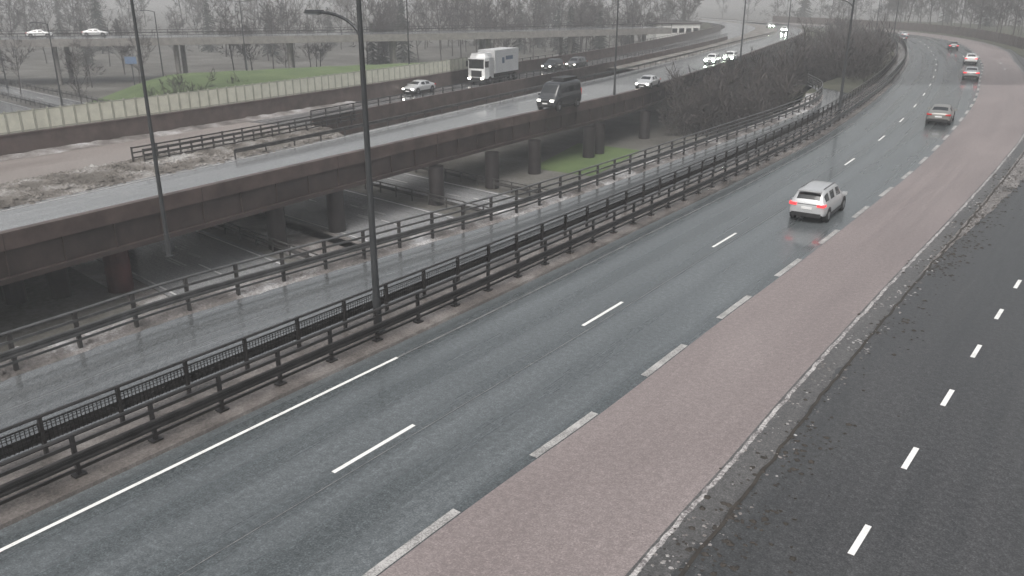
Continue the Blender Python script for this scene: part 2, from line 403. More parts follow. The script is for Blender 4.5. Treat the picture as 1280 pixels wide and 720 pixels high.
for p in V:
    for k in range(9):
        x = p.x+R.uniform(-.6, .6); y = p.y+R.uniform(-.6, .6); clump(x, y, R.choice([.04, .06, .09, .12, .16]), 0.12)
mb.done('rubble', ['strip'])

# ---------------------------------------------------------------- railings
def arcl(pts, step):
    acc = 0; out = []; nxt = 0
    for i in range(len(pts)-1):
        d = (pts[i+1]-pts[i]).length
        while nxt <= acc+d:
            t = (nxt-acc)/d; p = pts[i].lerp(pts[i+1], t); dr = (pts[i+1]-pts[i]).normalized(); out.append((p, math.atan2(dr.y, dr.x))); nxt += step
        acc += d
    return out
def rectp(o, z, w, h): return [(o-w/2, z-h/2), (o+w/2, z-h/2), (o+w/2, z+h/2), (o-w/2, z+h/2)]
def hexp(o, z, r): return [(o+r*math.cos(k*math.pi/3), z+r*math.sin(k*math.pi/3)) for k in range(6)]
def wbeam(o, z, s=1):
    pr = [(0, -.155), (.05, -.13), (.05, -.06), (0, -.03), (0, .03), (.05, .06), (.05, .13), (0, .155)]
    a = [(o+s*x, z+y) for x, y in pr]; b = [(o+s*x-0.012*s, z+y) for x, y in reversed(pr)]
    return a+b
GR = offs(sub(D1, (-25, -10), (110, 262)), -4.9)
mb = MB()
mb.sweep(GR, wbeam(.10, .62), 0)
mb.sweep(GR, hexp(.0, 1.22, .05), 0)
mb.sweep(GR, rectp(.03, .98, .05, .09), 0)
mb.sweep(GR, rectp(.03, .30, .05, .08), 0)
for p, a in arcl(GR, 2.08):
    mb.box((p.x, p.y, .66), (.10, .10, 1.16), 0, rot=a)
    mb.box((p.x, p.y, .13), (.3, .25, .05), 0, rot=a)
mb.done('guardrail', ['steel'])
MR = offs(sub(D1, (-25, -10), (110, 262)), -6.45)
mb = MB()
mb.sweep(MR, hexp(0, 1.25, .045)); mb.sweep(MR, rectp(0, 1.07, .04, .04)); mb.sweep(MR, rectp(0, .42, .05, .06)); mb.sweep(MR, wbeam(-.14, .60, -1), 1)
for p, a in arcl(MR, 2.08): mb.box((p.x, p.y, .68), (.09, .12, 1.15), 0, rot=a)
for p, a in arcl(sub(MR, (-25, -10), (30, 76)), 0.11):
    mb.box((p.x, p.y, .78), (.022, .015, .56), 0, rot=a)
for zz in (.82, .92, 1.0): mb.sweep(sub(MR, (-25, -10), (30, 76)), rectp(0, zz, .015, .016))
mb.done('mesh_railing', ['steel', 'galvd'])
mb = MB()
mb.sweep(FARR, hexp(0, 1.38, .05)); mb.sweep(FARR, rectp(.04, 1.08, .05, .09)); mb.sweep(FARR, wbeam(.10, .70)); mb.sweep(FARR, rectp(.04, .38, .05, .08))
for p, a in arcl(FARR, 2.12): mb.box((p.x, p.y, .70), (.13, .11, 1.36), 1, rot=a)
mb.done('guardrail', ['galv', 'galvd'])

# ---------------------------------------------------------------- bridge (near carriageway)
nb = len(Fc)
def pair_solid(name, A, B, z1, z0, top, mats, parent=None):
    mb = MB(); acc = 0
    for k in range(len(A)-1):
        a0, a1, b0, b1 = A[k], A[k+1], B[k], B[k+1]; st = (a1-a0).length
        w0 = (a0-b0).length
        mb.quad([(b0.x, b0.y, z1), (a0.x, a0.y, z1), (a1.x, a1.y, z1), (b1.x, b1.y, z1)], 0, [(w0, acc), (0, acc), (0, acc+st), (w0, acc+st)])
        mb.quad([(b0.x, b0.y, z0), (b1.x, b1.y, z0), (a1.x, a1.y, z0), (a0.x, a0.y, z0)], 1)
        mb.quad([(b0.x, b0.y, z1), (b1.x, b1.y, z1), (b1.x, b1.y, z0), (b0.x, b0.y, z0)], 1)
        mb.quad([(a0.x, a0.y, z1), (a0.x, a0.y, z0), (a1.x, a1.y, z0), (a1.x, a1.y, z1)], 1)
        acc += st
    return mb.done(name, mats, parent=parent)
bridge = bpy.data.objects.new('highway_bridge', None); sc.collection.objects.link(bridge)
Bn = resample(B1, n=nb)
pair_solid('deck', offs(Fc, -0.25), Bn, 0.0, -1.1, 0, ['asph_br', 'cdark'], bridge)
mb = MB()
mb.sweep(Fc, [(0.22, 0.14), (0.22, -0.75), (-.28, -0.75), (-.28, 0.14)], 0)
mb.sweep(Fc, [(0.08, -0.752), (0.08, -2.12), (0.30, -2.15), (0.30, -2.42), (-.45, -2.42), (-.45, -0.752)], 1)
for p, a in arcl(Fc, 3.0):
    mb.box((p.x+.12*math.sin(a), p.y-.12*math.cos(a), -1.44), (.06, .18, 1.36), 1, rot=a)
for p, a in arcl(Fc, 12.0):
    mb.box((p.x+.1*math.sin(a), p.y-.1*math.cos(a), -.3), (.04, .29, .86), 1, rot=a)
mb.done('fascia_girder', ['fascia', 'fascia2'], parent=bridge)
mb = MB(); mb.sweep(offs(Fc, -0.6), [(-.12, .009), (.12, .009)], closed=False)
mb.sweep(offs(Bn, 0.5), [(-.07, .009), (.07, .009)], closed=False)
mb.done('bridge_edge_line', ['worn'], parent=bridge)
mb = MB()
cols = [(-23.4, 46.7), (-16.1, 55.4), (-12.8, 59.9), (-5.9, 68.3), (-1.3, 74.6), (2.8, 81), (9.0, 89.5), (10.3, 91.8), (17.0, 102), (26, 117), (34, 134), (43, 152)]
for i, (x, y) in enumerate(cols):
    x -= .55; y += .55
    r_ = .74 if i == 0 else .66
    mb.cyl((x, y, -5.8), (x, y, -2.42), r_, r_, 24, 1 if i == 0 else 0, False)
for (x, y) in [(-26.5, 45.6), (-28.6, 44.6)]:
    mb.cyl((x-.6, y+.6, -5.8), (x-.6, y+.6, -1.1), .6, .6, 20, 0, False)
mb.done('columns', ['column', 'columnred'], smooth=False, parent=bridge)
mb = MB()
Bi = offs(sub(Bn, (-20, 59), (75, 250)), -0.1)
mb.sweep(Bi, wbeam(.0, .55)); 
for p, a in arcl(Bi, 3): mb.box((p.x, p.y, .3), (.1, .08, .7), 0, rot=a)
mb.done('guardrail', ['galvd'])

# rear carriageway + median
bridge2 = bpy.data.objects.new('rear_highway_bridge', None); sc.collection.objects.link(bridge2)
R1n = resample(R1, n=nb); R2n = resample(R2, n=nb)
kA = min(range(nb), key=lambda i: (R1n[i]-Vector((-18, 73))).length)
kF = min(range(nb), key=lambda i: (R1n[i]-Vector((30, 166))).length)
pair_solid('deck', R1n[:kA+1], R2n[:kA+1], 0.0, -1.3, 0, ['pink', 'cdark'], bridge2)
pair_solid('deck_far', R1n[kA:], R2n[kA:], 0.0, -1.3, 0, ['asph_br', 'cdark'], bridge2)
mbn = MB()
A_ = resample(sub(Bn, (-42, 22), (-14, 70)), n=80); B_ = resample(sub(offs(R1n, -1.2), (-46, 26), (-17.2, 74.5)), n=80)
for k in range(79):
    for j in range(8):
        t0, t1 = j/8, (j+1)/8
        def gp(kk, t):
            p = A_[kk].lerp(B_[kk], t); h = math.sin(t*math.pi)*.3+noise.noise(Vector((p.x*.8, p.y*.8, 0)))*.2*math.sin(t*math.pi)
            return (p.x, p.y, .012*t-.02*(1-t)+h)
        mbn.quad([gp(k, t0), gp(k+1, t0), gp(k+1, t1), gp(k, t1)])
    mbn.quad([(A_[k].x, A_[k].y, -.02), (A_[k+1].x, A_[k+1].y, -.02), (A_[k+1].x, A_[k+1].y, -1.4), (A_[k].x, A_[k].y, -1.4)])
mbn.quad([(A_[-1].x, A_[-1].y, -.03), (B_[-1].x, B_[-1].y, -.03), (B_[-1].x, B_[-1].y, -2.5), (A_[-1].x, A_[-1].y, -2.5)])
mbn.quad([(A_[0].x, A_[0].y, -1.4), (B_[0].x, B_[0].y, -1.4), (B_[-1].x, B_[-1].y, -1.4), (A_[-1].x, A_[-1].y, -1.4)])
mbn.done('gravel_median', ['gravel'], smooth=True)
mb = MB()
for i in range(4200):
    k = R.randrange(79); t = R.random(); p = A_[k].lerp(B_[k], t)
    clump(p.x+R.uniform(-.3, .3), p.y+R.uniform(-.3, .3), R.choice([.07, .1, .14, .2, .28]), math.sin(t*math.pi)*.3-.02)
mb.done('median_stones', ['gravel'])
kB = min(range(nb), key=lambda i: (Bn[i]-Vector((20, 133))).length)
pair_solid('far_median', Bn[kB:], R1n[kB:], -0.02, -1.3, 0, ['gravel', 'cdark'])
mb = MB()
P1 = R1n[kA:kF+60]
mb.sweep(P1, [(0.2, 0.85), (0.2, -2.2), (-.1, -2.2), (-.1, 0.85)], 0)
mb.done('brown_parapet', ['wallbrown'])
mb = MB()
mb.sweep(P1, rectp(0.05, 1.55, .09, .09)); mb.sweep(P1, rectp(0.05, 1.2, .06, .06))
for p, a in arcl(P1, 2.0): mb.box((p.x, p.y, 1.2), (.09, .09, .7), 0, rot=a)
mb.done('parapet_railing', ['steel'])
P2 = offs(sub(R1n, (-27, 57), (-15, 78)), .35)
mb = MB()
for o in (0, 1.3):
    Q = offs(P2, o)
    for zz in (.45, .8, 1.15): mb.sweep(Q, rectp(0, zz, .07, .10))
    for p, a in arcl(Q, 2.0): mb.box((p.x, p.y, .6), (.1, .1, 1.25), 0, rot=a)
mb.done('median_guardrail', ['galvd'])
W = offs(R2n, 0.0)
mb = MB()
Wn = sub(W, (-54, 32), (66, 275))
mb.sweep(Wn, [(.15, 1.55), (.15, -2.4), (-.2, -2.4), (-.2, 1.55)])
mb.sweep(Wn, [(.22, 1.62), (.22, 1.552), (-.26, 1.552), (-.26, 1.62)])
mb.done('brown_barrier_wall', ['wallbrown'])
mb = MB()
mb.sweep(resample(sub(R2n, (-54, 32), (-18, 92)), step=.4), [(.2, .0), (.2, .22), (.7, .12), (1.3, .02), (1.35, 0)], closed=False)
mb.v = [(x+noise.noise(Vector((x, y, 0)))*.3, y, z+(noise.noise(Vector((x*1.5, y*1.5, 2)))*.1 if z > .03 else 0)) for x, y, z in mb.v]
mb.done('slush_bank', ['strip'])
Wf = sub(W, (-54, 32), (-3.5, 119))
mb = MB()
for p, a in arcl(Wf, 1.05):
    mb.box((p.x, p.y, 2.38), (.86, .05, 1.45), 0, rot=a)
    mb.box((p.x-.525*math.cos(a), p.y-.525*math.sin(a), 2.45), (.09, .11, 1.62), 1, rot=a)
mb.sweep(Wf, rectp(0, 1.75, .08, .07), 1); mb.sweep(Wf, rectp(0, 3.14, .08, .07), 1)
mb.done('cream_fence', ['cream', 'creamd'])
mb = MB()
Wg = sub(W, (-3.5, 119), (66, 275)); mb.sweep(Wg, rectp(0, 2.0, .07, .07))
for p, a in arcl(Wg, 2.5): mb.box((p.x, p.y, 1.8), (.08, .08, .5), 0, rot=a)
mb.done('wall_top_railing', ['steel'])
mb = MB()
for p, a in arcl(sub(R2n, (-54, 32), (20, 163)), 13):
    q = (p.x+3*math.sin(a), p.y-3*math.cos(a))
    mb.cyl((q[0], q[1], -5.8), (q[0], q[1], -1.3), .55, .55, 16, 0, False)
mb.done('columns', ['column'], parent=bridge2)

# lower motorway
ax = Vector((-.73, .683)); nm = Vector((.683, .73))
def low(o, t): p = nm*o+ax*t; return Vector((p.x, p.y))
def lowroad(o0, o1):
    P0 = [low(o0, t) for t in range(-40, 400, 6)]; P1_ = [low(o1, t) for t in range(-40, 400, 6)]
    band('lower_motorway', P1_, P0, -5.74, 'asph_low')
    for o in (o0+.4, o1-.4): line('lower_edge_line', [low(o, t) for t in range(-40, 400, 6)], .14, 'whitelow', -5.73)
    dashes('lower_lane_marking', [low((o0+o1)/2, t) for t in range(-40, 300, 2)], (0, 0), 3, 12, .13, 'whitelow', -5.73)
lowroad(19.6, 28.0); lowroad(34.5, 44.0); lowroad(46.5, 52.5)
mb = MB()
for o in (28.7, 45.2, 53.2):
    Q = [low(o, t) for t in range(-36, 300, 4)]
    mb.sweep(Q, wbeam(0, .6), 0, z=-5.75); mb.sweep(Q, rectp(0, 1.0, .07, .08), 0, z=-5.75)
    for p, a in arcl(Q, 2.2): mb.box((p.x, p.y, -5.25), (.1, .1, 1.0), 0, rot=a)
mb.done('lower_guardrail', ['galvd'])
mb = MB()
for o, w_ in ((31.5, 2.4), (33.6, .8), (18.6, .9)): mb.sweep([low(o, t) for t in range(-40, 300, 6)], [(-w_, -5.735), (w_, -5.735)], closed=False)
mb.done('slush_strip', ['strip'])
mb = MB()
cxh, cyh = -26, 150
def hh(x, y):
    d = Vector((x-cxh, y-cyh)); e1 = Vector((.86, .50)); e2 = Vector((-.5, .86))
    u = max(0, abs(d.dot(e1))-30); v = max(0, abs(d.dot(e2))-13)
    return -5.9+4.1*max(0, 1-math.hypot(u, v)/12)**.8 + noise.noise(Vector((x*.1, y*.1, 0)))*.15
xs = list(range(-80, 32, 3)); ys = list(range(100, 200, 3))
for i in range(len(xs)-1):
    for j in range(len(ys)-1):
        q = [(xs[i], ys[j]), (xs[i+1], ys[j]), (xs[i+1], ys[j+1]), (xs[i], ys[j+1])]
        z = [hh(*p) for p in q]
        if max(z) > -5.78: mb.quad([(p[0], p[1], zz) for p, zz in zip(q, z)])
mb.done('grass_field', ['green'], smooth=True)
mb = MB(); mb.quad([(2, 84, -5.72), (8, 80, -5.72), (15, 94, -5.72), (8, 99, -5.72)]); mb.done('grass_patch', ['green'])

# far overpass
ov = bpy.data.objects.new('far_overpass', None); sc.collection.objects.link(ov)
OV = catmull([(-260, 125), (-150, 148), (-95.5, 160), (-52.8, 172), (-10, 188), (40, 215)], 3)
mb = MB()
mb.sweep(OV, [(0, 3), (0, 1.6), (-14, 1.6), (-14, 3)], 0)
mb.done('deck', ['concrete'], parent=ov)
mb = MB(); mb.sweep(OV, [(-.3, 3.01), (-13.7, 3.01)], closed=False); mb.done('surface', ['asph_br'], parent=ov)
mb = MB()
for o in (-.1, -13.9):
    Q = offs(OV, o)
    for zz in (3.5, 4.0): mb.sweep(Q, rectp(0, zz, .08, .10))
    for p, a in arcl(Q, 3): mb.box((p.x, p.y, 3.5), (.1, .1, 1.0), 0, rot=a)
mb.done('railing', ['steel'], parent=ov)
mb = MB()
for p, a in arcl(offs(OV, -3), 22): mb.cyl((p.x, p.y, -5.8), (p.x, p.y, 1.6), .5, .5, 12)
for p, a in arcl(offs(OV, -11), 22): mb.cyl((p.x, p.y, -5.8), (p.x, p.y, 1.6), .5, .5, 12)
mb.done('piers', ['concrete'], parent=ov)

NW = catmull([(90, 122), (99, 150), (108.8, 181), (120, 216.4), (126.5, 255), (122.5, 305), (107, 354)])
mb = MB(); mb.sweep(NW, [(-.12, 0), (-.12, 2.2), (.12, 2.2), (.12, 0)])
for p, a in arcl(NW, 4): mb.box((p.x, p.y, 1.15), (.25, .36, 2.3), 0, rot=a)
mb.done('noise_barrier', ['wallbrown'])

# ---------------------------------------------------------------- lamps
def street_lamp(x, y, z0, h, arms, r=.125):
    e = bpy.data.objects.new('street_lamp', None); sc.collection.objects.link(e); e.location = (x, y, z0)
    mb = MB()
    mb.cyl((0, 0, 0), (0, 0, 1.3), r*1.25, r*1.2, 14); mb.cyl((0, 0, 1.3), (0, 0, h), r, r*.55, 14)
    mb.cyl((0, 0, 0), (0, 0, .06), r*2, r*2, 14)
    for (az, dx, dy, ln, rise) in arms:
        pts = []
        for k in range(9):
            t = k/8
            pts.append(Vector((dx*ln*(1-math.cos(t*math.pi/2)), dy*ln*(1-math.cos(t*math.pi/2)), az+rise*math.sin(t*math.pi/2))))
        for k in range(8): mb.cyl(pts[k], pts[k+1], r*.42, r*.38, 8)
        a = math.atan2(dy, dx); p = pts[-1]
        c = p+Vector((dx, dy, 0))*.32
        mb.box(c+Vector((0, 0, .02)), (.80, .26, .11), 0, rot=a, taper=.8)
        mb.box(c+Vector((dx*.05, dy*.05, -.055)), (.55, .2, .04), 1, rot=a)
    ob = mb.done('pole', ['pole', 'lens'], parent=e)
    return e
nl = (-.807, .59)
street_lamp(-4.75, 26.9, .1, 12.6, [(9.85, nl[0], nl[1], 1.75, .85), (12.4, .807, -.59, 1.8, .5)])
street_lamp(31.2, 79.3, .1, 12.6, [(9.85, nl[0], nl[1], 1.9, .9), (12.4, .807, -.59, 1.8, .5)], .14)
street_lamp(-19.35, 44.2, -2.6, 14.8, [(14.6, -.84, .54, 1.8, .4)])
mbb = MB(); mbb.box((-19.5, 44.5, -2.15), (.5, .5, .5), 0, rot=1.0); mbb.done('lamp_bracket', ['pole'])
street_lamp(11.9, 97.4, -.5, 13, [(12.8, -.84, .54, 1.8, .4)])
street_lamp(42.0, 156.2, -.5, 13, [(12.8, -.84, .54, 1.8, .4)], .16)
street_lamp(69.5, 216.4, -.5, 13, [(12.8, -.84, .54, 1.8, .4)], .16)
street_lamp(87.5, 196.5, 0, 12, [(9.6, -.88, .47, 1.9, .9), (11.8, .88, -.47, 2, .5)], .15)
street_lamp(100, 236, 0, 12, [(9.6, -.88, .47, 1.9, .9), (11.8, .88, -.47, 2, .5)], .15)
street_lamp(-16.5, 136, -2, 14, [(13.8, -.84, .54, 1.8, .4)], .14)
street_lamp(-72.8, 134.9, -5.75, 12.5, [(12.3, -.7, -.7, 1.8, .4)], .14)
street_lamp(-61.7, 149.2, -5.75, 14, [(13.8, -.7, -.7, 1.8, .4)], .14)
street_lamp(-49.8, 158.8, -3, 13, [(12.6, -1, 0, 1.6, .3), (12.6, 1, 0, 1.6, .3)], .14)
street_lamp(-95, 158, -5.75, 13, [(12.8, -.7, -.7, 1.8, .4)], .14)

# ---------------------------------------------------------------- vehicles
SUV = [(-2.32, .42, .74, .78, .70, .62), (-2.28, .30, .95, 1.00, .86, .74), (-2.18, .26, 1.03, 1.12, .90, .74), (-1.92, .24, 1.06, 1.50, .925, .66), (-1.72, .23, 1.05, 1.58, .93, .66),
       (-1.30, .22, 1.03, 1.62, .93, .67), (-1.22, .22, 1.03, 1.625, .93, .67), (-.22, .21, 1.0, 1.65, .93, .68), (-.12, .21, 1.0, 1.65, .93, .68), (.55, .21, .98, 1.61, .93, .67),
       (.72, .21, .98, 1.56, .93, .66), (1.38, .21, .97, 1.08, .92, .74), (1.5, .21, .95, 1.02, .92, .76), (2.0, .22, .86, .93, .90, .74), (2.24, .26, .74, .80, .82, .68), (2.32, .35, .60, .64, .70, .60)]
SEDAN = [(-2.38, .42, .72, .76, .70, .62), (-2.34, .30, .92, .98, .84, .72), (-2.1, .24, .98, 1.06, .90, .76), (-1.72, .22, .98, 1.10, .915, .76), (-1.05, .2, .97, 1.38, .92, .64), (-.8, .2, .97, 1.43, .92, .64),
         (-.3, .19, .96, 1.46, .92, .65), (-.2, .19, .96, 1.46, .92, .65), (.3, .19, .94, 1.44, .92, .64), (.45, .19, .94, 1.40, .92, .63), (1.2, .19, .92, 1.0, .91, .74), (1.35, .19, .90, .96, .91, .76), (1.95, .21, .80, .86, .89, .74), (2.26, .26, .68, .73, .82, .68), (2.34, .34, .56, .6, .70, .6)]
VAN = [(-2.6, .45, 1.0, 1.2, .9, .8), (-2.56, .32, 1.35, 2.25, .97, .84), (-2.4, .3, 1.36, 2.36, .99, .85), (-1.4, .28, 1.36, 2.4, 1.0, .86), (-1.3, .28, 1.36, 2.4, 1.0, .86), (0., .28, 1.34, 2.4, 1.0, .86), (.1, .28, 1.34, 2.4, 1.0, .86),
       (1.2, .28, 1.30, 2.36, 1.0, .84), (1.4, .28, 1.28, 2.26, 1.0, .82), (2.05, .28, 1.22, 1.36, .98, .82), (2.2, .28, 1.12, 1.24, .96, .8), (2.5, .3, .92, 1.0, .92, .76), (2.6, .4, .7, .74, .8, .7)]
def car(name, kind, paint, x, y, hd, lights='tail', z=0.0, bright=False, roofrack=False, scale=1.0):
    T = {'suv': SUV, 'sedan': SEDAN, 'van': VAN}[kind]
    e = bpy.data.objects.new(name, None); sc.collection.objects.link(e)
    e.location = (x, y, z+.012); e.rotation_euler = (0, 0, hd); e.scale = (scale,)*3
    bm = bmesh.new(); rings = []
    for (sx, zb, zt, ztop, wb, wt) in T:
        half = [(wb*.82, zb), (wb*.97, zb+.10), (wb, (zb+zt)*.5), (wb*.985, zt-.10), (wb*.93, zt), (wt+.02, ztop-.07), (wt*.86, ztop), (wt*.4, ztop+.025)]
        ring = [bm.verts.new((sx, py, pz)) for py, pz in half] + [bm.verts.new((sx, -py, pz)) for py, pz in reversed(half)]
        rings.append(ring)
    n = len(rings[0])
    pil = {'suv': [(-1.30, -1.22), (-.22, -.12)], 'sedan': [(-.3, -.2)], 'van': [(-1.4, -1.3), (0., .1)]}[kind]
    ws = {'suv': (.72, 1.38), 'sedan': (.45, 1.2), 'van': (1.4, 2.05)}[kind]
    rw = {'suv': (-2.18, -1.92), 'sedan': (-1.72, -1.05), 'van': (-9, -9)}[kind]
    for k in range(len(rings)-1):
        x0, x1 = T[k][0], T[k+1][0]
        for j in range(n):
            j2 = (j+1) % n
            f = bm.faces.new((rings[k][j], rings[k+1][j], rings[k+1][j2], rings[k][j2])); f.smooth = True
            mi = 0
            gh = (T[k][3]-T[k][2] > .24) and (T[k+1][3]-T[k+1][2] > .24)
            side = j in (4, 10)
            top = j in (5, 6, 7, 8, 9)
            if side and gh and not any(abs(x0-a) < .01 and abs(x1-b) < .01 for a, b in pil): mi = 1
            if top and abs(x0-ws[0]) < .01 and j in (6, 7, 8): mi = 1
            if top and abs(x0-rw[0]) < .01 and j in (6, 7, 8): mi = 1
            if j in (0, 14) : mi = 2
            if j == 15: mi = 2
            f.material_index = mi
    f = bm.faces.new(rings[0]); f.material_index = 0; f = bm.faces.new(list(reversed(rings[-1]))); f.material_index = 2
    bmesh.ops.recalc_face_normals(bm, faces=bm.faces)
    me = bpy.data.meshes.new('body'); bm.to_mesh(me); bm.free()
    for k in (paint, 'glass', 'trim'): me.materials.append(M[k])
    body = bpy.data.objects.new('body', me); sc.collection.objects.link(body); body.parent = e
    md = body.modifiers.new('s', 'SUBSURF'); md.levels = 2; md.render_levels = 2
    L0, L1 = T[0][0], T[-1][0]; wb = T[6][4]; H_ = T[6][3]
    mb = MB()
    for wx in (L0+.86, L1-.86):
        for s in (-1, 1):
            mb.cyl((wx, s*(wb-.20), .37), (wx, s*(wb+.008), .37), .42, .40, 24, 2)
            mb.cyl((wx, s*(wb-.22), .33), (wx, s*(wb+.022), .33), .335, .325, 24, 0)
            mb.cyl((wx, s*(wb+.0), .33), (wx, s*(wb+.032), .33), .21, .20, 20, 1)
    mb.done('wheels', ['tyre', 'rim', 'trim'], parent=e)
    mb = MB()
    tz = {'suv': .93, 'sedan': .86, 'van': 1.1}[kind]
    tm = 'tail' if lights == 'tail' else 'taild'
    bx = T[1][0]
    for s in (-1, 1):
        if kind == 'van': mb.box((bx-.01, s*.86, 1.3), (.1, .14, .6), 0)
        else:
            mb.box((bx+.0, s*.68, tz), (.12, .34, .12), 0)
            mb.box((bx+.13, s*.82, tz+.01), (.26, .16, .11), 0)
    mb.box((bx-.03, 0, tz-.16), (.06, .52, .12), 1)
    mb.box((bx+.03, 0, .42), (.22, 1.45, .20), 2)
    if kind == 'suv':
        mb.box((-1.98, 0, 1.585), (.26, 1.12, .05), 3)
        mb.box((-2.13, 0, 1.14), (.03, .5, .02), 2, rot=0)
        mb.box((bx+.015, 0, tz+.02), (.06, 1.0, .03), 2)
    mb.box((bx-.0, s*0, .33), (.1, .9, .06), 2)
    fx = T[-2][0]; hz = {'suv': .70, 'sedan': .62, 'van': .92}[kind]
    for s in (-1, 1):
        mb.box((fx-.02, s*.64, hz), (.16, .30, .13), 4)
        if bright: 
            mb.cyl((fx+.05, s*.62, hz), (fx+.09, s*.62, hz), .21, .21, 14, 4)
    mb.box((fx+.07, 0, hz-.08), (.06, .8, .16), 2); mb.box((fx+.12, 0, hz-.24), (.03, .52, .11), 1)
    mz = T[8][2]+.05; mx = ws[0]+.25
    for s in (-1, 1): mb.box((mx, s*(wb+.10), mz), (.12, .22, .15), 3)
    if kind == 'suv':
        for s in (-1, 1): mb.box((-.5, s*.56, H_+.03), (2.1, .04, .04), 5)
    if roofrack:
        mb.box((-.9, 0, H_+.16), (2.6, 1.3, .22), 2)
    for s in (-1, 1): mb.box((0, s*(wb-.02), .30), (2.2, .05, .12), 2)
    d = mb.done('details', [tm, 'plate', 'trim', paint, ('headx' if bright else ('head' if lights == 'head' else 'lens')), 'rim'], parent=e)
    bv = d.modifiers.new('b', 'BEVEL'); bv.width = .015; bv.segments = 2
    return e
def hdg(dx, dy): return math.atan2(dy, dx)
car('suv_car', 'suv', 'silver', 16.75, 43.7, hdg(.57, .82), scale=1.03)
car('sedan_car', 'sedan', 'beige', 40.0, 77.4, hdg(.52, .85), 'dim', scale=1.1)
car('sedan_car', 'sedan', 'silver', 64.4, 118.4, hdg(.47, .88), scale=1.1)
car('hatchback_car', 'suv', 'pwhite', 77.5, 143.5, hdg(.44, .90), scale=1.05)
car('hatchback_car', 'suv', 'pdark', 92.5, 179, hdg(.40, .92))
car('sedan_car', 'sedan', 'silver', 104.5, 229, hdg(.2, .98), 'dim')
car('sedan_car', 'sedan', 'pdark', 96.5, 211.5, hdg(.35, .94), 'dim')
car('van', 'van', 'pdark', 4.9, 87.0, hdg(-.52, -.85), 'head', roofrack=True, scale=1.16)
car('sedan_car', 'sedan', 'silver', 17.2, 106.5, hdg(-.45, -.89), 'head', scale=1.05)
car('hatchback_car', 'suv', 'pwhite', 33.9, 143.5, hdg(-.43, -.9), 'head', bright=True)
car('hatchback_car', 'suv', 'pwhite', 38.5, 149.5, hdg(-.43, -.9), 'head', bright=True)
car('hatchback_car', 'suv', 'pdark', 6.3, 131.5, hdg(-.48, -.87), 'head')
car('hatchback_car', 'suv', 'pgrey', 10.3, 135.5, hdg(-.48, -.87), 'head')
car('sedan_car', 'sedan', 'silver', -11.2, 101.0, hdg(-.48, -.87), 'head')
car('hatchback_car', 'suv', 'pwhite', 87.0, 290, hdg(-.1, -.99), 'head', bright=True)
car('hatchback_car', 'suv', 'pwhite', 83, 262, hdg(-.3, -.95), 'head', bright=True)
car('sedan_car', 'sedan', 'pwhite', -93, 169, hdg(.96, .26), 'dim', z=3.01)
car('sedan_car', 'sedan', 'pwhite', -84, 173, hdg(.96, .26), 'dim', z=3.01)

def truck(x, y, hd):
    e = bpy.data.objects.new('truck', None); sc.collection.objects.link(e); e.location = (x, y, 0.012); e.rotation_euler = (0, 0, hd); e.scale = (1.03, 1.03, 1.06)
    mb = MB()
    mb.box((-1.1, 0, 1.95), (2.2, 2.45, 2.5), 0); mb.box((-1.25, 0, 3.45), (1.9, 2.3, .5), 0, taper=.85)
    mb.box((.01, 0, 2.45), (.05, 2.15, .95), 1); mb.box((-.55, 0, 2.45), (.8, 2.47, .75), 1)
    mb.box((.02, 0, 1.35), (.06, 1.5, .75), 2); mb.box((0.05, 0, .62), (.3, 2.45, .5), 2)
    for s in (-1, 1):
        mb.box((.22, s*.95, .78), (.05, .4, .2), 3); mb.box((.05, s*1.38, 2.5), (.15, .2, .7), 2)
    mb.box((.06, 0, 3.0), (.35, 2.2, .12), 2)
    mb.box((-5.6, 0, 2.62), (6.2, 2.55, 2.75), 4)
    mb.box((-5.6, 0, 1.1), (6.0, 1.0, .3), 2); mb.box((-5.0, 1.2, .8), (2.2, .08, .5), 2); mb.box((-5.0, -1.2, .8), (2.2, .08, .5), 2)
    for s in (-1, 1):
        mb.box((-6.2, s*1.278, 2.95), (1.9, .012, .45), 5); mb.box((-4.6, s*1.278, 2.7), (.6, .012, .7), 5)
    for wx in (-1.3, -6.7, -8.0):
        for s in (-1, 1):
            mb.cyl((wx, s*.9, .5), (wx, s*1.24, .5), .5, .5, 20, 6); mb.cyl((wx, s*1.2, .5), (wx, s*1.26, .5), .27, .24, 14, 7)
    ob = mb.done('body', ['pwhite', 'glass', 'trim', 'head', 'tarp', 'logo', 'tyre', 'rim'], parent=e)
    bv = ob.modifiers.new('b', 'BEVEL'); bv.width = .05; bv.segments = 2
truck(-4.6, 109.6, hdg(-.48, -.87))

b = bpy.data.objects.new('pale_building', None); sc.collection.objects.link(b)
mb = MB(); mb.box((46, 246, 0.2), (13, 8, 5.5), 0, rot=.2); mb.box((46, 246, 3.1), (13.6, 8.6, .35), 1, rot=.2)
for k in range(6):
    o = -5.2+k*2.1; c, s = math.cos(.2), math.sin(.2)
    mb.box((46+o*c+4.02*s, 246+o*s-4.02*c, 1.2), (1.5, .06, 1.2), 2, rot=.2)
mb.done('walls', ['bldg', 'cdark', 'glass'], parent=b)
mb = MB(); mb.cyl((-66, 147, -5.75), (-66, 147, .9), .1, .1); mb.box((-66, 146.85, .3), (2.0, .08, 1.2), 1); mb.done('traffic_sign', ['pole', 'signblue'])

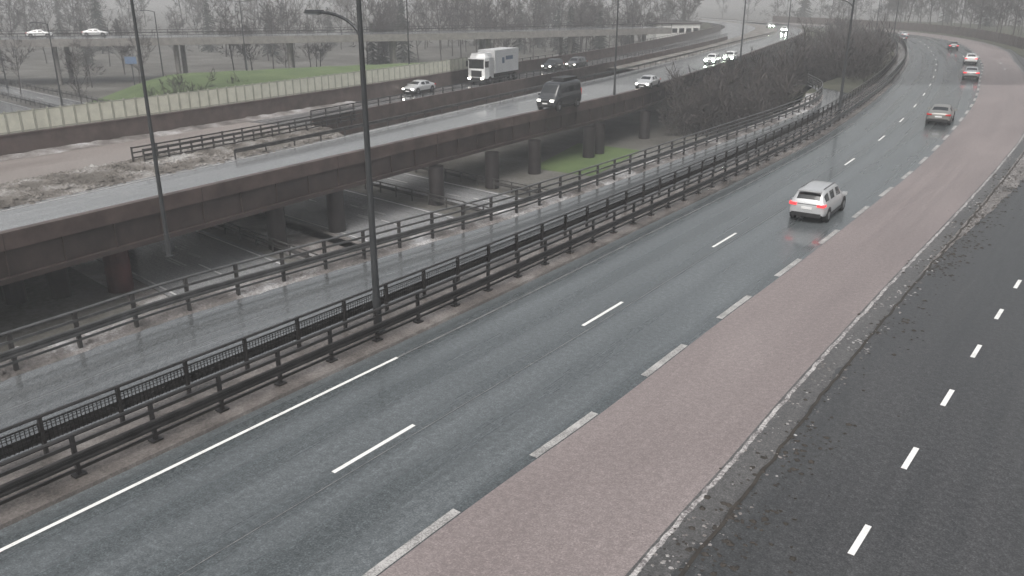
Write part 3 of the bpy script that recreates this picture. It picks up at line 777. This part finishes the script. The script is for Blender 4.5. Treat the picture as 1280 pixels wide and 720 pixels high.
# ---------------------------------------------------------------- trees
def tree_mesh(seed, h, trunk=True, counts=(13, 7, 6), tw=.03):
    r = random.Random(seed); mb = MB()
    def rv(): return Vector((r.uniform(-1, 1), r.uniform(-1, 1), r.uniform(-1, 1)))
    def br(p, d, ln, rad, lv):
        if lv == 3:
            q = p+d*ln; sd = d.orthogonal().normalized()*tw
            m_ = p+d*ln*.5+rv()*ln*.12
            mb.quad([p-sd, p+sd, m_+sd*.7]); mb.quad([p-sd, m_+sd*.7, q])
            s2 = d.cross(sd).normalized()*tw
            mb.quad([m_-s2, m_+s2, m_+(d+rv()*.7)*ln*.5])
            return
        seg = 4 if lv == 0 else 2
        pts = [p]; dd = d.copy()
        for k in range(seg):
            dd = (dd+rv()*(.06 if lv == 0 else .16)+Vector((0, 0, .08 if lv else 0))).normalized(); pts.append(pts[-1]+dd*ln/seg)
        for k in range(seg): mb.cyl(pts[k], pts[k+1], rad*(1-.75*k/seg), rad*(1-.75*(k+1)/seg), 5 if lv == 0 else 3, 0, False)
        nb_ = counts[lv]
        for i in range(nb_):
            t = (r.uniform(.22, 1) if lv == 0 else r.uniform(.15, 1)); x = t*seg; k = min(seg-1, int(x)); pp = pts[k].lerp(pts[k+1], x-k)
            az = r.uniform(0, 2*math.pi); out = Vector((math.cos(az), math.sin(az), 0))
            if lv == 0: nd = (out*r.uniform(.6, 1)+Vector((0, 0, r.uniform(.35, 1.0)))).normalized(); l2 = ln*(.48-.28*t)*r.uniform(.7, 1.2)
            else: nd = (dd+rv()*.9+Vector((0, 0, .15))).normalized(); l2 = ln*r.uniform(.35, .6)
            br(pp, nd, l2, rad*(.35 if lv == 0 else .45), lv+1)
    if trunk: br(Vector((0, 0, -.3)), Vector((0, 0, 1)), h, h*.014, 0)
    else:
        for i in range(9):
            az = r.uniform(0, 6.28); br(Vector((r.uniform(-.8, .8), r.uniform(-.8, .8), -.2)), Vector((math.cos(az)*.6, math.sin(az)*.6, 1)).normalized(), h*r.uniform(.6, 1), .035, 1)
    me_ob = mb.done('tmp', ['bark']); me = me_ob.data; bpy.data.objects.remove(me_ob); return me
def spruce_mesh(seed, h):
    r = random.Random(seed); mb = MB(); mb.cyl((0, 0, -.3), (0, 0, h), h*.013, .02, 6, 0)
    z = h*.1
    while z < h*.98:
        rad = (1-z/h)*h*.19+.15
        for i in range(11):
            a = r.uniform(0, 6.28); l = rad*r.uniform(.6, 1.2); d = Vector((math.cos(a), math.sin(a), 0)); s = Vector((-d.y, d.x, 0))
            zz = z+r.uniform(-.2, .2)
            for q in range(4):
                t0 = q/4; t1 = t0+.36; w = l*.20*(1.1-t0)
                p0 = d*l*t0+Vector((0, 0, zz-l*.35*t0)); p1 = d*l*t1+Vector((0, 0, zz-l*.35*t1-.08))
                mb.quad([p0, p1+s*w+Vector((0, 0, -r.uniform(.05, .3))), p1+d*.1], 1); mb.quad([p0, p1+d*.1, p1-s*w+Vector((0, 0, -r.uniform(.05, .3)))], 1)
        z += h*.04
    o = mb.done('tmp', ['bark', 'needle']); me = o.data; bpy.data.objects.remove(o); return me
TM = [tree_mesh(i, 12+i % 3*2) for i in range(5)]
SM = [spruce_mesh(20+i, 14) for i in range(2)]
BM_ = [tree_mesh(40+i, 3.2, False, (0, 6, 6), .02) for i in range(3)]
def inst(me, x, y, z, s, par, name):
    o = bpy.data.objects.new(name, me); sc.collection.objects.link(o); o.location = (x, y, z); o.rotation_euler = (0, 0, R.uniform(0, 6.28)); o.scale = (s*R.uniform(.85, 1.15), s*R.uniform(.85, 1.15), s*R.uniform(.85, 1.2))
    if par: o.parent = par
    return o
dt = bpy.data.objects.new('distant_trees', None); sc.collection.objects.link(dt)
def near(c, x, y, d): return any((p.x-x)**2+(p.y-y)**2 < d*d for p in c[::4])
def scatter(nm_, cnt, fx, z, spr=.2, sc0=.7, sc1=1.3):
    i = 0; tries = 0
    while i < cnt and tries < cnt*20:
        tries += 1
        x, y = fx()
        if near(R2n, x, y, 10) or near(Fc, x, y, 8) or near(D1, x, y, 9) or near(OV, x, y, 12) or near(R1n, x, y, 6) or near(RED, x, y, 9): continue
        me = R.choice(SM) if R.random() < spr else R.choice(TM)
        inst(me, x, y, z, R.uniform(sc0, sc1), dt, 'tree'); i += 1
U = R.uniform
scatter('a', 90, lambda: (U(-190, 40), U(215, 300)), -5.8, .12)
scatter('b', 60, lambda: (U(-20, 62), U(205, 300)), -5.8, .2)
scatter('c', 110, lambda: (U(-300, 260), U(340, 460)), -3, .15, .9, 1.6)
scatter('d', 80, lambda: (U(128, 200), U(190, 340)), -1, .08)
scatter('e', 34, lambda: (lambda t: (58+t*32+U(-4, 9), 170+t*75+U(-5, 5)))(U(0, 1)), -5.2, .05, .45, .75)
scatter('f', 16, lambda: (U(-60, 0), U(178, 200)), -5.8, .1, .6, .9)
scatter('g', 18, lambda: (U(-170, -75), U(185, 215)), -5.8, .1, .7, 1.0)
for (x, y, s) in ((-66, 128, .62), (-80, 160, .7), (-70, 158, .6), (-88, 150, .55)):
    inst(R.choice(TM), x, y, -5.8, s, None, 'bare_tree')
for (x, y, s) in ((-47.5, 122, 1.5), (-52, 124, 1.2), (-43, 131, 1.0), (-9, 160, 1.2)):
    inst(R.choice(BM_), x, y, -4.6, s, None, 'bush')
sh = bpy.data.objects.new('slope_shrubs', None); sc.collection.objects.link(sh)
tl2 = [Vector(p[:2]) for p in tl]; tr2 = [Vector(p[:2]) for p in tr]; mid2 = [(p+q)*.5 for p, q in zip(tl2, tr2)]
c_ = 0
while c_ < 250:
    t = U(0, 1)**1.4; y = 104+t*124
    x0 = 20+(y-104)*.50; x = x0+U(0, 26)
    if near(Fc, x, y, 3.5) or near(D1, x, y, 8.5) or near(mid2, x, y, 5.0) or near(RL, x, y, 3): continue
    ez = -5.4 if not near(E, x, y, 6) else -2.5
    inst(R.choice(BM_), x, y, ez, U(.9, 1.9), sh, 'shrub'); c_ += 1
mb = MB(); mb.box((50.5, 143, -2.6), (.6, 12, 4.4), 0, rot=.45); mb.box((46.5, 148, -2.8), (9, .5, 4), 0, rot=.3); mb.done('retaining_wall', ['cdark'])

# ---------------------------------------------------------------- fog (real volumes: light mist everywhere, denser bank further off)
def fogbox(name, c, size, dens):
    mb = MB(); mb.box(c, size); fog = mb.done(name, [])
    fm = bpy.data.materials.new(name+'_volume'); fm.use_nodes = True; nt = fm.node_tree
    for n_ in list(nt.nodes): nt.nodes.remove(n_)
    out = N(nt, 'ShaderNodeOutputMaterial'); vs_ = N(nt, 'ShaderNodeVolumeScatter')
    vs_.inputs['Density'].default_value = dens; vs_.inputs['Color'].default_value = (.95, .975, 1, 1); vs_.inputs['Anisotropy'].default_value = 0.1
    nt.links.new(vs_.outputs[0], out.inputs['Volume']); fog.data.materials.append(fm)
fogbox('fog', (0, 450, 17), (1800, 1300, 52), FOG)
fogbox('fog_bank', (0, 600, 16.5), (1760, 980, 49), BANK)

# ---------------------------------------------------------------- world, sun, camera
w = bpy.data.worlds.new("World"); sc.world = w; w.use_nodes = True; nt = w.node_tree
bg = nt.nodes['Background']; sky = N(nt, 'ShaderNodeTexSky'); sky.sky_type = 'NISHITA'; sky.sun_disc = False
sky.sun_elevation = math.radians(55); sky.sun_rotation = math.radians(200); sky.air_density = 1.5; sky.dust_density = 8
hs = N(nt, 'ShaderNodeHueSaturation'); hs.inputs['Saturation'].default_value = .28
nt.links.new(sky.outputs[0], hs.inputs['Color']); nt.links.new(hs.outputs[0], bg.inputs['Color']); bg.inputs['Strength'].default_value = .15
sl = bpy.data.lights.new('sun', 'SUN'); sl.energy = 1.3; sl.angle = math.radians(40); sl.color = (1, .985, .965)
so = bpy.data.objects.new('sun', sl); sc.collection.objects.link(so); so.rotation_euler = (math.radians(35), 0, math.radians(-20))
cam = bpy.data.cameras.new('camera'); co = bpy.data.objects.new('camera', cam); sc.collection.objects.link(co)
co.location = (0, 0, 11.42); co.rotation_euler = (math.radians(90-19.85), 0, 0); cam.lens = 1025/1280*36; cam.sensor_width = 36; cam.clip_end = 4000; cam.clip_start = .1
sc.camera = co
sc.view_settings.view_transform = 'Standard'; sc.view_settings.look = 'None'; sc.view_settings.exposure = 0
